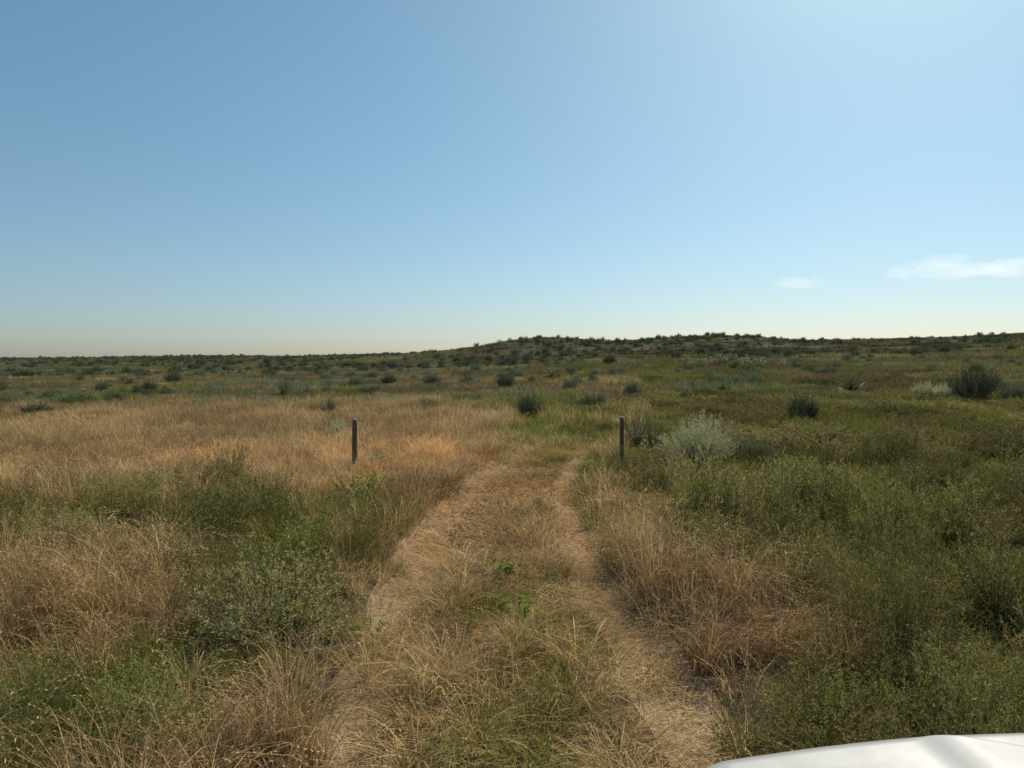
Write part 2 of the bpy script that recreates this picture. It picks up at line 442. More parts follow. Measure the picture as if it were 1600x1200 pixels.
def fields(x, y):
    r = np.hypot(x, y)
    a, b = rut_dist(x, y)
    n0 = fbm(x, y, 1.1, 2, 31.0)
    fade = 1 - sstep(13.5, 18.5, y)
    rut = fade * np.maximum(np.exp(-(np.abs(a + .08 * n0) / .26) ** 6) * (.18 + .82 * sstep(4.2, 6.0, y)), np.exp(-(np.abs(b + .10 * n0) / .215) ** 5)) * (.84 + .45 * n0)
    mid = fade * sstep(0, .25, a) * sstep(0, .25, -b)
    right = sstep(.35, 1.1, b - .02 * y)
    left = sstep(.35, 1.1, -a)
    n1 = fbm(x, y, 4.5, 3, 1.0); n2 = fbm(x, y, 14, 2, 2.0); n3 = fbm(x, y, 1.3, 2, 4.0)
    dry = .45 + .25 * n1 + .15 * n3 + .25 * left * sstep(8, 12, y) * (1 - sstep(20, 27, y)) - .38 * right * (1 - .3 * sstep(35, 70, y))
    dry = dry - .12 * sstep(24, 34, y) + .20 * n2 * sstep(20, 40, y)
    P = {k: patch(k, x, y) for k in PATCH}
    dry = dry + .6 * P['dry'] - .55 * P['green'] + .5 * P['orange'] + .25 * mid * sstep(5, 10, y) 
    weed = .10 + .16 * n1 + .60 * right * (1 - .75 * sstep(24, 60, y)) + .12 * left * (1 - sstep(8, 12, y))
    weed = weed + .85 * P['weed'] - .8 * P['dry'] * (1 - .8 * P['weed']) - .8 * P['orange'] - .5 * mid - .9 * rut
    return dict(dry=np.clip(dry, 0, 1), weed=np.clip(weed, 0, 1), rut=rut, mid=mid, right=right, left=left, r=r, n1=n1, n2=n2, n3=n3, **{'p_' + k: v for k, v in P.items()})

# picture column, row of its visible foot, width and height in picture pixels
G_S = 'sagebrush scattered over the plain'; G_Y = 'yuccas on the plain'
SHR = [
 ('sage', 1088, 728, 106, 64, 'large silvery sagebrush in front of the big yucca, right of the right post'),
 ('sage_m', 1176, 716, 78, 34, 'low soft grey-green sagebrush touching the right side of the large silvery one'),
 ('sage_dark', 1523, 617, 74, 48, 'big blue-green sagebrush near the right edge of the view'),
 ('sage_dark', 1255, 650, 50, 36, 'rounded blue-green sagebrush below the right-hand yucca, in olive weeds'),
 ('sage', 1444, 613, 36, 16, 'pale low sagebrush two left of the big blue-green one'),
 ('sage', 1475, 616, 28, 17, 'pale sagebrush immediately left of the big blue-green one'),
 ('sage_m', 1586, 616, 46, 22, 'grey twiggy sagebrush right of the big blue-green one at the right edge'),
 ('sage_dark', 826, 644, 46, 34, 'dark spiky grey-green sagebrush straight beyond the end of the track'),
 ('sage_dark', 790, 601, 28, 22, 'dark round sagebrush beyond the track, up the middle of the plain'),
 ('sage_dark', 923, 630, 44, 18, 'low wide dark sagebrush beyond the right post and the track'),
 ('sage_m', 988, 612, 30, 22, 'pale green sagebrush beyond the right post, right of the low wide dark one'),
 ('sage_m', 891, 604, 28, 18, 'grey-green sagebrush in the middle distance above the low wide dark one'),
 ('sage', 527, 672, 30, 17, 'small pale sagebrush in dry grass just left of the left post'),
 ('sage_m', 675, 597, 30, 17, 'grey sagebrush in the middle distance, right of the cluster beyond the left post'),
 ('sage_m', 556, 600, 28, 17, 'leftmost grey sagebrush of the cluster beyond the left post'),
 ('sage_dark', 580, 612, 40, 12, 'low dark sagebrush at the foot of the cluster beyond the left post'),
 ('sage_m', 608, 596, 28, 15, 'rightmost grey sagebrush of the cluster beyond the left post'),
 ('sage_dark', 56, 640, 40, 13, 'low dark sagebrush at the far left where the tan grass begins'),
 ('sage_dark', 270, 594, 28, 14, 'dark sagebrush alone on the green flats at left'),
 ('sage_dark', 38, 588, 26, 12, 'dark sagebrush on the far flats near the left edge'),
 ('sage_m', 159, 606, 22, 14, 'round sagebrush on the left flats, left of the paired ones'),
 ('sage_m', 234, 606, 24, 16, 'grey sagebrush of a pair on the left flats, behind the low green bushes'),
 ('sage_dark', 420, 585, 24, 10, 'low bluish sagebrush on the flats beyond the leftmost yucca'),
 ('sage_dark', 952, 566, 22, 13, 'dark sagebrush at the foot of the dip between the two hills'),
 ('sage_dark', 1525, 577, 22, 11, 'small dark sagebrush beyond the big blue-green one'),
 ('yucca', 1016, 696, 94, 66, 'large dark yucca with dead tan leaves right behind the right post'),
 ('yucca', 1330, 609, 56, 40, 'spiky yucca standing alone on the right plain'),
 ('yucca', 517, 643, 32, 32, 'dark upright yucca beyond the left post in tan grass'),
 ('yucca', 672, 641, 48, 26, 'wide low yucca in tan grass between the posts and beyond them'),
 ('yucca', 440, 615, 36, 27, 'leftmost yucca, at the far edge of the tan grass'),
 ('yucca', 474, 614, 30, 18, 'small yucca beside the leftmost one'),
 ('dgreen', 1071, 620, 30, 15, 'small bright green bush in the middle distance right of the track'),
 ('dgreen', 1150, 573, 30, 13, 'round yellow-green bush below the right-hand hill'),
 ('dgreen', 1131, 606, 26, 12, 'low green bush between the small bright green one and the round yellow-green one'),
 ('dgreen', 120, 622, 66, 14, 'wide low green bush on the left flats'),
 ('dgreen', 180, 621, 54, 16, 'low green bush touching the wide one on the left flats'),
 ('green', 786, 722, 44, 16, 'low green bush between the ruts at the far end of the bare track'),
 ('green', 590, 716, 42, 18, 'low green bush in dry grass just right of the left post'),
 ('green', 842, 790, 36, 20, 'dark green clump growing between the ruts beyond the middle of the track'),
 ('green', 912, 785, 36, 26, 'green clump on the right edge of the right rut'),
 ('green', 625, 892, 44, 30, 'small bright green bush at the left edge of the left rut'),
]
NEARPX = [
 ('olive', 1110, 905, 1.0, .66, 'yellow-olive weed bush right of the right rut, behind the brown arching grass'),
 ('olive', 1550, 975, 1.0, .85, 'tall dark olive weed bush at the right edge, beside the dark hollow'),
 ('olive', 1250, 855, 1.05, .74, 'left one of three broad olive weed bushes in a row behind the dark hollow'),
 ('olive', 1375, 862, 1.15, .80, 'middle one of three broad olive weed bushes in a row behind the dark hollow'),
 ('olive', 1500, 850, 1.2, .84, 'right one of three broad olive weed bushes in a row behind the dark hollow'),
 ('olive', 1290, 1160, .85, .46, 'leafy olive weed bush directly in front of the left end of the white hood'),
 ('olive', 1500, 1130, .9, .55, 'dark olive weed bush at the right edge just in front of the hood'),
 ('olive', 1240, 770, 1.1, .66, 'rounded olive weed bush right of and nearer than the large silvery sagebrush'),
 ('green', 220, 1190, .95, .54, 'big bright green weed bush at the lower left'),
 ('green', 60, 1150, .8, .50, 'green weed bush at the left edge, touching the big bright one'),
 ('greygreen', 430, 990, 1.35, .70, 'large grey-green weed bush left of the left rut, upright and bushy'),
 ('green', 480, 880, .9, .50, 'green weed bush behind the large grey-green one, left of the rut'),
 ('greygreen', 505, 1100, .34, .20, 'small feathery grey-green weed bush in brown litter at the lower left of the track'),
 ('greygreen', 110, 850, 1.2, .46, 'dark green weed bush at the left edge in tan grass')]
BROAD = [(572, 778, 1.25, .36, 900, 'wide patch plant with bright broad green leaves below the left post'),
 (784, 905, .26, .18, 90, 'small bright green leafy plant in the middle strip of the track'),
 (800, 966, .34, .18, 110, 'leafy green plant in the middle strip, nearer than the small bright one'),
 (575, 990, .28, .12, 80, 'low dark-leaved plant on the left verge beside the left rut')]
PLACED = []
for kind, px, py, wpx, hpx, lab in SHR:
    hid = .10 if kind == 'yucca' else (.2 if py < 700 else .05)
    x, y = at(px, py, hid)
    PLACED.append((kind, x, y, wpx / F * y * 1.02, hpx / F * y * 1.0 + hid * .7, lab))
NEARB = [(k, *at(px, py), wm, hm, lab) for k, px, py, wm, hm, lab in NEARPX]
BROADW = [('leafy', *at(b[0], b[1]), b[2], b[3], b[5]) for b in BROAD]
def clear_of_shrubs(x, y):
    ok = np.ones(len(x), bool)
    for k, sx, sy, wm, hm, lab in PLACED + NEARB + BROADW:
        q = .40 if k in ('green', 'dgreen', 'olive', 'greygreen') else .46
        fr = .62 * hm if (sy > 9 or k == 'leafy') else .06 * wm            # low cover in front, so that the plant stands clear
        ok &= ((x - sx) / (wm * q)) ** 2 + ((y - sy + fr) / (wm * q + fr)) ** 2 > 1
    return ok

# ------------------------------------------------------------ scatter tool
def scatter(name, label, cat, pts, rz, scl, pick, tint, protos, mat, tilt=None):
    n = len(pts)
    m = bpy.data.meshes.new(name)
    m.vertices.add(n); m.vertices.foreach_set('co', np.asarray(pts, np.float32).ravel())
    rot = np.zeros((n, 3), np.float32); rot[:, 2] = rz
    if tilt is not None: rot[:, :2] = tilt
    for nm, ty, arr, key in (('rot', 'FLOAT_VECTOR', rot, 'vector'), ('scl', 'FLOAT_VECTOR', scl, 'vector'), ('tint', 'FLOAT_VECTOR', tint, 'vector'), ('pick', 'INT', pick, 'value')):
        a = m.attributes.new(nm, ty, 'POINT')
        a.data.foreach_set(key, np.ascontiguousarray(arr, np.int32 if ty == 'INT' else np.float32).ravel())
    o = bpy.data.objects.new(name, m); COL.objects.link(o)
    m.materials.append(mat)
    pc = bpy.data.collections.new(name + ' plants')
    for k, me in enumerate(protos):
        po = bpy.data.objects.new('%s_plant_%02d' % (name, k), me); pc.objects.link(po)
    g = bpy.data.node_groups.new(name + ' spread', 'GeometryNodeTree')
    g.interface.new_socket('Geometry', in_out='INPUT', socket_type='NodeSocketGeometry')
    g.interface.new_socket('Geometry', in_out='OUTPUT', socket_type='NodeSocketGeometry')
    gi = g.nodes.new('NodeGroupInput'); go = g.nodes.new('NodeGroupOutput')
    ip = g.nodes.new('GeometryNodeInstanceOnPoints'); ci = g.nodes.new('GeometryNodeCollectionInfo')
    ci.inputs['Collection'].default_value = pc; ci.inputs['Separate Children'].default_value = True; ci.inputs['Reset Children'].default_value = True
    def na(nm, ty):
        q = g.nodes.new('GeometryNodeInputNamedAttribute'); q.data_type = ty; q.inputs['Name'].default_value = nm; return q.outputs[0]
    er = g.nodes.new('FunctionNodeEulerToRotation')
    L = g.links
    L.new(gi.outputs[0], ip.inputs['Points']); L.new(ci.outputs[0], ip.inputs['Instance']); ip.inputs['Pick Instance'].default_value = True
    L.new(na('pick', 'INT'), ip.inputs['Instance Index']); L.new(na('rot', 'FLOAT_VECTOR'), er.inputs[0]); L.new(er.outputs[0], ip.inputs['Rotation'])
    L.new(na('scl', 'FLOAT_VECTOR'), ip.inputs['Scale']); L.new(ip.outputs[0], go.inputs[0])
    md = o.modifiers.new('spread', 'NODES'); md.node_group = g
    tag(o, label, cat, kind='stuff')
    return o

# plant meshes used by the scatters ------------------------------------------------
def tuft(n, rad, Lm, wd, lean=.25, droop=.7, seed=0, segs=3, arch=0.0, heads=0.0):
    g = np.random.default_rng(seed); mb = MB()
    a = g.random(n) * 2 * np.pi; q = rad * np.sqrt(g.random(n))
    base = np.stack([q * np.cos(a), q * np.sin(a), np.full(n, -.02)], 1)
    az = a + g.normal(0, .9, n)
    L = Lm * (.45 + .65 * g.random(n)); dr = droop * (.3 + 1.2 * g.random(n))
    if arch:
        k = g.random(n) < arch; L = np.where(k, Lm * (1.0 + .35 * g.random(n)), L); dr = np.where(k, 1.5 + .7 * g.random(n), dr)
    rn = g.random(n)
    blades(mb, base, az, np.abs(g.normal(0, lean, n)), L, dr, wd * (.6 + .8 * g.random(n)), segs, rn, g)
    if heads:
        k = int(n * heads)
        V = mb.v[0].reshape(n, 2 * segs + 1, 3)[:k]
        tip = V[:, -1]; pre = (V[:, -2] + V[:, -3]) / 2; dv = tip - pre
        for j in range(5):
            leaves(mb, pre + dv * (.25 + .18 * j) + g.normal(0, wd * .6, (k, 3)), dv + g.normal(0, .3, (k, 3)) * np.linalg.norm(dv, axis=1, keepdims=True), wd * 4.5, wd * 1.6, rn[:k] * .5 + .5, g)
    return mb.mesh('grass_tuft', None)

def weed(nst, ht, spread, nleaf, ll, lw, seed, sw=.004):
    g = np.random.default_rng(seed); mb = MB()
    a = g.random(nst) * 2 * np.pi; q = spread * .35 * np.sqrt(g.random(nst))
    base = np.stack([q * np.cos(a), q * np.sin(a), np.full(nst, -.02)], 1)
    lean = .12 + .45 * g.random(nst) * (q / (spread * .35)); L = ht * (.6 + .45 * g.random(nst)); dr = g.normal(0, .15, nst)
    blades(mb, base, a, lean, L, dr, sw, 3, np.full(nst, .15), g)
    P = []; D = []
    d = np.stack([np.cos(a), np.sin(a), a * 0], 1)
    # side branches
    nb = 7
    bs, ba, bl, bL = [], [], [], []
    for j in range(nb):
        t = .2 + .75 * (j + g.random(nst)) / nb
        pos = base + (d * np.sin(lean)[:, None] + np.array([0, 0, 1.]) * np.cos(lean)[:, None]) * (L * t)[:, None]
        bs.append(pos); ba.append(g.random(nst) * 6.28); bl.append(.35 + .5 * g.random(nst)); bL.append(L * .32 * (1.15 - t) + .03)
    bs = np.concatenate(bs); ba = np.concatenate(ba); bl = np.concatenate(bl); bL = np.concatenate(bL)
    blades(mb, bs, ba, bl, bL, -.3, sw * .7, 2, np.full(len(bs), .2), g)
    k = nleaf
    for _ in range(k):
        t = .15 + .9 * g.random(len(bs))
        dv = np.stack([np.cos(ba) * np.sin(bl), np.sin(ba) * np.sin(bl), np.cos(bl)], 1)
        P.append(bs + dv * (bL * t)[:, None]); D.append(dv * .8 + g.normal(0, .55, (len(bs), 3)))
    P = np.concatenate(P); D = np.concatenate(D); D[:, 2] += .3
    leaves(mb, P, D, ll * (.6 + .8 * g.random(len(P))), lw, None, g)
    return mb.mesh('weed_plant', None)

def litter(n, rad, Lm, wd, seed):
    g = np.random.default_rng(seed); mb = MB()
    a = g.random(n) * 2 * np.pi; q = rad * np.sqrt(g.random(n))
    base = np.stack([q * np.cos(a), q * np.sin(a), .004 + .03 * g.random(n) ** 2], 1)
    blades(mb, base, g.random(n) * 6.28, 1.25 + .3 * g.random(n), Lm * (.3 + .9 * g.random(n)), g.normal(0.05, .3, n), wd, 2, g.random(n), g, tw=.9)
    return mb.mesh('straw_bits', None)

def withmat(ms, mat):
    for m in ms:
        m.materials.clear(); m.materials.append(mat)
    return ms

grass_p = withmat(
    [tuft(46, .085, .46, .0042, .24, .8, s, 4, arch=.2, heads=.15) for s in range(5)] +           # 0-4 near
    [tuft(46, .13, .44, .0060, .25, .7, 20 + s, 3, arch=.12, heads=.15) for s in range(4)] +      # 5-8 middle
    [tuft(60, .42, .42, .014, .25, .7, 40 + s, 2, arch=.08) for s in range(3)] +                  # 9-11 far
    [tuft(90, 1.3, .42, .035, .3, .8, 50 + s, 2) for s in range(3)] +                             # 12-14 very far
    [tuft(34, .07, .64, .0042, .20, 1.25, 60 + s, 5, arch=.55, heads=.6) for s in range(4)], M_tuft)  # 15-18 long arching
weed_p = withmat(
    [weed(16, .62, .42, 9, .020, .0050, s) for s in range(4)] +
    [weed(14, .60, .45, 6, .036, .0100, 10 + s, .006) for s in range(3)] +
    [weed(18, .58, .95, 7, .052, .017, 20 + s, .008) for s in range(3)], M_weed)
straw_p = withmat([litter(90, .22, .16, .0030, s) for s in range(4)] + [litter(70, .30, .20, .007, 9 + s) for s in range(3)], M_straw)

BANDS = [  # r0, r1, half angle, grass per m2, weed per m2
 (0.9, 7.5, 70, 66, 13), (7.5, 15, 60, 40, 8), (15, 32, 56, 20, 4.5), (32, 75, 54, 6.0, 1.1), (75, 360, 51, .75, 0)]
def sample(r0, r1, ha, dens):
    A = ha / 180 * math.pi * (r1 * r1 - r0 * r0)
    n = int(A * dens)
    r = np.sqrt(r0 * r0 + (r1 * r1 - r0 * r0) * rng.random(n)); t = (rng.random(n) * 2 - 1) * R(ha)
    return r * np.sin(t), r * np.cos(t)

TAN = np.array([.64, .475, .25]); ORG = np.array([.62, .37, .16]); BRN = np.array([.30, .18, .088]); OLV = np.array([.225, .195, .060])
GRN = np.array([.190, .215, .048]); WEEDC = np.array([.205, .198, .074]); WEEDB = np.array([.31, .215, .11]); SAGEC = np.array([.22, .225, .125])
MAUV = np.array([.22, .155, .105])
VEH = (0.30, 2.55, -3.2, 1.95)      # footprint kept free under the parked vehicle
def lerp(a, b, t): return a * (1 - t[:, None]) + b * t[:, None]

_cr = np.random.default_rng(5).random((128, 128, 6))
def mounds(x, y, sp):
    """nearest weed mound: (inside 0..1 = height profile, tone, tallness, hue)"""
    gx = np.floor(x / sp).astype(int); gy = np.floor(y / sp).astype(int)
    best = np.full(len(x), -1.0); tone = np.zeros(len(x)); tall = np.zeros(len(x)); hue = np.zeros(len(x))
    for i in (-1, 0, 1):
        for j in (-1, 0, 1):
            c = _cr[(gx + i) & 127, (gy + j) & 127]
            cx = (gx + i + c[:, 0]) * sp; cy_ = (gy + j + c[:, 1]) * sp; Rr = sp * (.42 + .42 * c[:, 2])
            q = 1 - ((x - cx) ** 2 + (y - cy_) ** 2) / Rr ** 2
            m = q > best
            best = np.where(m, q, best); tone = np.where(m, c[:, 3], tone); tall = np.where(m, c[:, 4], tall); hue = np.where(m, c[:, 5], hue)
    return np.clip(best, 0, 1), tone, tall, hue

gp, gs, gr, gk, gt = [], [], [], [], []
wp, ws, wr, wk, wt = [], [], [], [], []
for bi, (r0, r1, ha, dg, dw) in enumerate(BANDS):
    x, y = sample(r0, r1, ha, dg)
    f = fields(x, y)
    u = rng.random(len(x))
    keep = u < np.clip(1.0 - .93 * f['rut'] - .20 * f['mid'] * (y < 14) - .85 * f['p_bare'] - .35 * f['weed'], .02, 1)
    keep &= ~((x > VEH[0]) & (x < VEH[1]) & (y > VEH[2]) & (y < VEH[3]))
    keep &= clear_of_shrubs(x, y)
    tq, tt_, tl_, th_ = mounds(x + 7.7, y - 2.2, .42 if bi == 0 else .6)
    if bi < 2: keep &= rng.random(len(x)) < .22 + 1.2 * tq
    f.update(tq=tq, tt=tt_, tl=tl_)
    x, y = x[keep], y[keep]; f = {k: v[keep] for k, v in f.items()}
    n = len(x); u = rng.random(n)
    isdry = rng.random(n) < np.clip(f['dry'] * 1.25 - .1, .06, .97)
    tone = np.clip(.5 + .5 * f['n3'] + rng.normal(0, .25, n), 0, 1)
    dryc = lerp(lerp(BRN, TAN, tone), ORG, np.clip(f['p_orange'] * .8 * (1 - f['mid'] * .6), 0, 1))
    dryc = dryc * (1 - .38 * f['right'] * (1 - f['p_dry']) * (y < 60))[:, None]
    grnc = lerp(OLV, GRN, np.clip(.35 + .6 * f['p_green'] + rng.normal(0, .25, n), 0, 1))
    c = np.where(isdry[:, None], dryc, grnc) * (.85 + .3 * rng.random(n))[:, None]
    mb_, mt_, ml_, mh_ = mounds(x + 3.3, y * .8, 2.4 if bi < 3 else 4.5)
    c = c * (.80 + .4 * mt_)[:, None]
    if bi < 2: c = c * (.78 + .44 * f['tt'])[:, None]
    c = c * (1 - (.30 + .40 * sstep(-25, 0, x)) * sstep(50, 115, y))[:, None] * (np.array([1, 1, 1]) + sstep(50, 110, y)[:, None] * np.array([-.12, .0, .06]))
    fs = sstep(22, 32, y)                                          # low sage and dull forbs mixed into the far grass
    k3 = mh_ + .35 * f['n2'] + rng.normal(0, .12, n)
    c = np.where(((k3 > .62) & (rng.random(n) < fs * .85))[:, None], SAGEC * (.7 + .6 * mt_)[:, None], c)
    c = np.where(((k3 < .22) & (rng.random(n) < fs * .7))[:, None], MAUV * (.8 + .5 * mt_)[:, None], c)
    hs = (.75 + .25 * f['n1'] + .25 * rng.random(n)) * (1 - (.45 + .2 * sstep(6, 12, y)) * f['mid'] * (y < 18)) * (1 - .80 * np.clip(f['rut'], 0, 1)) * (1 - .45 * f['p_orange']) * np.where(isdry, 1, .82)
    hs = hs * (1 + .15 * f['p_dry']) * (.78 + .5 * mb_ * (.4 + ml_))
    if bi < 2: hs = hs * (.62 + .55 * np.sqrt(f['tq']) * (.6 + .6 * f['tl']))
    if bi == 0:
        pk = rng.integers(0, 5, n); lng = (rng.random(n) < .20 + .25 * f['p_dry']) & isdry & (f['rut'] < .2) & (f['mid'] < .5); pk = np.where(lng, rng.integers(15, 19, n), pk)
    elif bi == 1:
        pk = rng.integers(5, 9, n); lng = (rng.random(n) < .10) & isdry & (f['rut'] < .2) & (f['mid'] < .5); pk = np.where(lng, rng.integers(15, 19, n), pk)
    elif bi == 2: pk = np.where(y < 22, rng.integers(5, 9, n), rng.integers(5, 12, n))
    elif bi == 3: pk = rng.integers(9, 12, n)
    else: pk = rng.integers(12, 15, n)
    s = np.stack([np.full(n, 1.) * (.9 + .3 * rng.random(n))] * 2 + [hs], 1)
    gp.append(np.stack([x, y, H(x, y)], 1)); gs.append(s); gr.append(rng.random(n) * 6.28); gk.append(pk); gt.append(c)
    if dw:
        x, y = sample(r0, r1, ha, dw)
        f = fields(x, y)
        mb_, mt_, ml_, mh_ = mounds(x, y, 1.15 if bi < 2 else (1.9 if bi == 2 else 3.2))
        f.update(mb=mb_, mt=mt_, ml=ml_, mh=mh_)
        keep = (rng.random(len(x)) < f['weed'] * 1.15 - .05) & (mb_ > rng.random(len(x)) * .12) & (mh_ * .55 < f['weed'] + .1) & clear_of_shrubs(x, y) & ~((x > VEH[0]) & (x < VEH[1]) & (y > VEH[2]) & (y < VEH[3]))
        x, y = x[keep], y[keep]; f = {k: v[keep] for k, v in f.items()}; n = len(x)
        bright = np.clip(.15 + .75 * f['p_green'] + rng.normal(0, .15, n), 0, 1)
        c = lerp(lerp(WEEDC, GRN, bright), WEEDB, np.clip(.22 + .4 * f['n3'] + rng.normal(0, .2, n), 0, .9) * (1 - f['p_green']))
        c = c * ((.88 + .24 * rng.random(n)) * (.58 + .80 * f['mt']))[:, None]
        hs = (.30 + .95 * np.sqrt(f['mb']) * (.55 + .75 * f['ml'])) * (.9 + .2 * rng.random(n)) * (.85 + .25 * f['right'] * (y < 9)) * np.where(y > 13, .68, 1)
        pk = rng.integers(0, 4, n) if bi == 0 else (rng.integers(4, 7, n) if bi <= 1 else rng.integers(7, 10, n))
        ws.append(np.stack([.85 + .35 * rng.random(n)] * 2 + [hs], 1)); wp.append(np.stack([x, y, H(x, y)], 1)); wr.append(rng.random(n) * 6.28); wk.append(pk); wt.append(c)
cat_ = np.concatenate
print('grass', sum(map(len, gp)), 'weeds', sum(map(len, wp)))
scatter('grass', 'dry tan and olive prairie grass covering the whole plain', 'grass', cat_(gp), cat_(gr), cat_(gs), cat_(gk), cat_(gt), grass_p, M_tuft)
scatter('weed_cover', 'fine-leaved olive green weeds growing thick through the grass', 'weeds', cat_(wp), cat_(wr), cat_(ws), cat_(wk), cat_(wt), weed_p, M_weed)

# straw lying in the ruts and on open soil
lp, lk, lc = [], [], []
for r0, r1, ha, dn, near in ((.9, 7.5, 70, 46, 1), (7.5, 22, 42, 26, 0)):
    x, y = sample(r0, r1, ha, dn); f = fields(x, y)
    keep = rng.random(len(x)) < np.clip(.10 + 1.0 * f['rut'] + .5 * f['mid'] + .6 * f['p_bare'] + .4 * f['p_orange'] - .5 * f['weed'], 0, 1)
    x, y = x[keep], y[keep]; f = {k: v[keep] for k, v in f.items()}; n = len(x)
    c = lerp(lerp(BRN, TAN, np.clip(.45 + .45 * f['n3'] + .35 * f['rut'] + rng.normal(0, .2, n), 0, 1)), ORG, np.clip(.32 + f['n1'] * .3 + .35 * sstep(6, 10, y), 0, .85)) * (.8 + .35 * rng.random(n))[:, None]
    lp.append(np.stack([x, y, H(x, y) + .012], 1)); lk.append(rng.integers(0, 4, n) if near else rng.integers(4, 7, n)); lc.append(c)
lp = cat_(lp); n = len(lp)
scatter('straw_litter', 'flattened pale straw lying in the wheel ruts and bare spots', 'straw', lp, rng.random(n) * 6.28, np.ones((n, 3)) * (.8 + .5 * rng.random(n))[:, None], cat_(lk), cat_(lc), straw_p, M_straw)

# ------------------------------------------------------------ shrubs that can be counted
def sage_meshes(seed, nbr, leaf, nleaf, mat, flat=.62, spiky=1.0, tight=.42):
    """a sagebrush about 1 m across: woody stems + silvery upright sprays; returns (foliage, stems)"""
    g = np.random.default_rng(seed); fm = MB(); sm = MB()
    for b in range(nbr):
        a = g.random() * 2 * math.pi; th = math.acos(1 - g.random() * .93); th = min(th, 1.32)
        rad = .5 * (.72 + .36 * g.random()) * (1 + .16 * math.sin(2 * a + seed) + .12 * math.sin(5 * a + seed * 2))
        end = np.array([math.sin(th) * math.cos(a) * rad, math.sin(th) * math.sin(a) * rad, math.cos(th) * rad * 2 * flat + .06])
        s0 = np.array([g.normal(0, .05), g.normal(0, .05), -.05])
        mid = end * .5 + np.array([0, 0, -.04]) + g.normal(0, .015, 3)
        t = np.linspace(0, 1, 5)[:, None]
        c = (1 - t) ** 2 * s0 + 2 * t * (1 - t) * mid + t * t * end
        if b % 3 == 0: tube(sm, c, [.013, .010, .007, .005, .003], 4, False)
        # upright sprays near the branch end
        ns = 4
        for k in range(ns):
            u = .45 + .55 * (k + g.random()) / ns
            p0 = (1 - u) ** 2 * s0 + 2 * u * (1 - u) * mid + u * u * end + g.normal(0, .025, 3)
            L = (.13 + .10 * g.random()) * spiky
            dv = np.array([math.cos(a) * math.sin(th) * .55, math.sin(a) * math.sin(th) * .55, 1.0]) + g.normal(0, .18, 3); dv /= np.linalg.norm(dv)
            q = g.random(nleaf)
            P = p0 + dv * (q * L)[:, None] + g.normal(0, .008, (nleaf, 3))
            D = dv[None, :] + g.normal(0, tight, (nleaf, 3))
            leaves(fm, P, D, leaf * (.7 + .6 * g.random(nleaf)), leaf * .24, np.clip(g.normal(.45 + .15 * g.random(), .2, nleaf), 0, 1), g)
    return fm.mesh('foliage', mat), sm.mesh('stems', M_twig)

def yucca_meshes(seed, n=120, wd=.027, dead=45):
    g = np.random.default_rng(seed); lm = MB(); dm = MB()
    heads = [(0, 0, .06)] + [(g.normal(0, .16), g.normal(0, .12), .03) for _ in range(2)]
    for h in heads:
        k = n // len(heads)
        th = np.arccos(1 - g.random(k) * .85)
        base = np.array(h)[None, :] + g.normal(0, .02, (k, 3)); base[:, 2] = np.abs(base[:, 2])
        blades(lm, base, g.random(k) * 6.28, th, .42 + .16 * g.random(k), g.normal(.02, .10, k), wd, 3, None, g, tw=.35)
        d = dead // len(heads)
        blades(dm, base[:d], g.random(d) * 6.28, 1.15 + .3 * g.random(d), .36 + .15 * g.random(d), .35 + .2 * g.random(d), wd * .8, 3, None, g)
    return lm.mesh('leaf_rosette', M_yucca), dm.mesh('dead_leaves', M_yucca_dead)

def bush_meshes(seed, mat, nst=46, ll=.03, lw=.009, nleaf=7):
    """rounded fine-leaved weed bush about 1 m across"""
    g = np.random.default_rng(seed); fm = MB(); sm = MB()
    for b in range(nst):
        a = g.random() * 6.283; th = min(math.acos(1 - g.random() * .85), 1.2); rad = .5 * (.75 + .35 * g.random())
        dv = np.array([math.sin(th) * math.cos(a), math.sin(th) * math.sin(a), math.cos(th) * 1.25])
        s0 = np.array([g.normal(0, .06), g.normal(0, .06), -.03]); end = s0 + dv * rad
        tube(sm, [s0, s0 + dv * rad * .5, end], [.006, .004, .002], 3, False)
        for k in range(16):
            u = .2 + .85 * (k + g.random()) / 16
            p0 = s0 + dv * rad * u; bd = np.array([math.cos(a), math.sin(a), 1.2]) * .5 + g.normal(0, .7, 3); bd[2] = abs(bd[2]); bd /= np.linalg.norm(bd)
            q = g.random(nleaf) * (.10 * (1.2 - u) + .05)
            leaves(fm, p0 + bd * q[:, None] + g.normal(0, .006, (nleaf, 3)), bd + g.normal(0, .6, (nleaf, 3)), ll * (.6 + .8 * g.random(nleaf)), lw, None, g)
    return fm.mesh('foliage', mat), sm.mesh('stems', M_twig)

PROTO = {
 'sage': [sage_meshes(s, 95, .045, 36, M_sage, spiky=2.0, tight=.24) for s in (1, 2, 3)],
 'sage_dark': [sage_meshes(s, 105, .042, 28, M_sage_dark, spiky=1.5, tight=.28) for s in (5, 6, 7)],
 'sage_m': [sage_meshes(s, 130, .042, 24, M_sage_mid) for s in (8, 9, 10)],
 'sage_s': [sage_meshes(s, 60, .075, 8, M_sage_mid, .55) for s in (11, 12, 13)],
 'sage_ds': [sage_meshes(s, 60, .075, 8, M_sage_fardark, .55) for s in (15, 16, 17)],
 'yucca': [yucca_meshes(s) for s in (21, 22, 23)],
 'green': [bush_meshes(s, M_green_bush, 85, .026, .0075, 9) for s in (31, 32)],
 'dgreen': [bush_meshes(s, M_dgreen, 60, .05, .016, 6) for s in (33, 34)],
 'olive': [bush_meshes(s, M_olive_bush, 95, .026, .0075, 9) for s in (35, 36, 37)],
 'greygreen': [bush_meshes(s, M_greygreen, 95, .026, .007, 9) for s in (38, 39)],
}
PARTN = {'yucca': ('leaf_rosette', 'dead_leaves')}
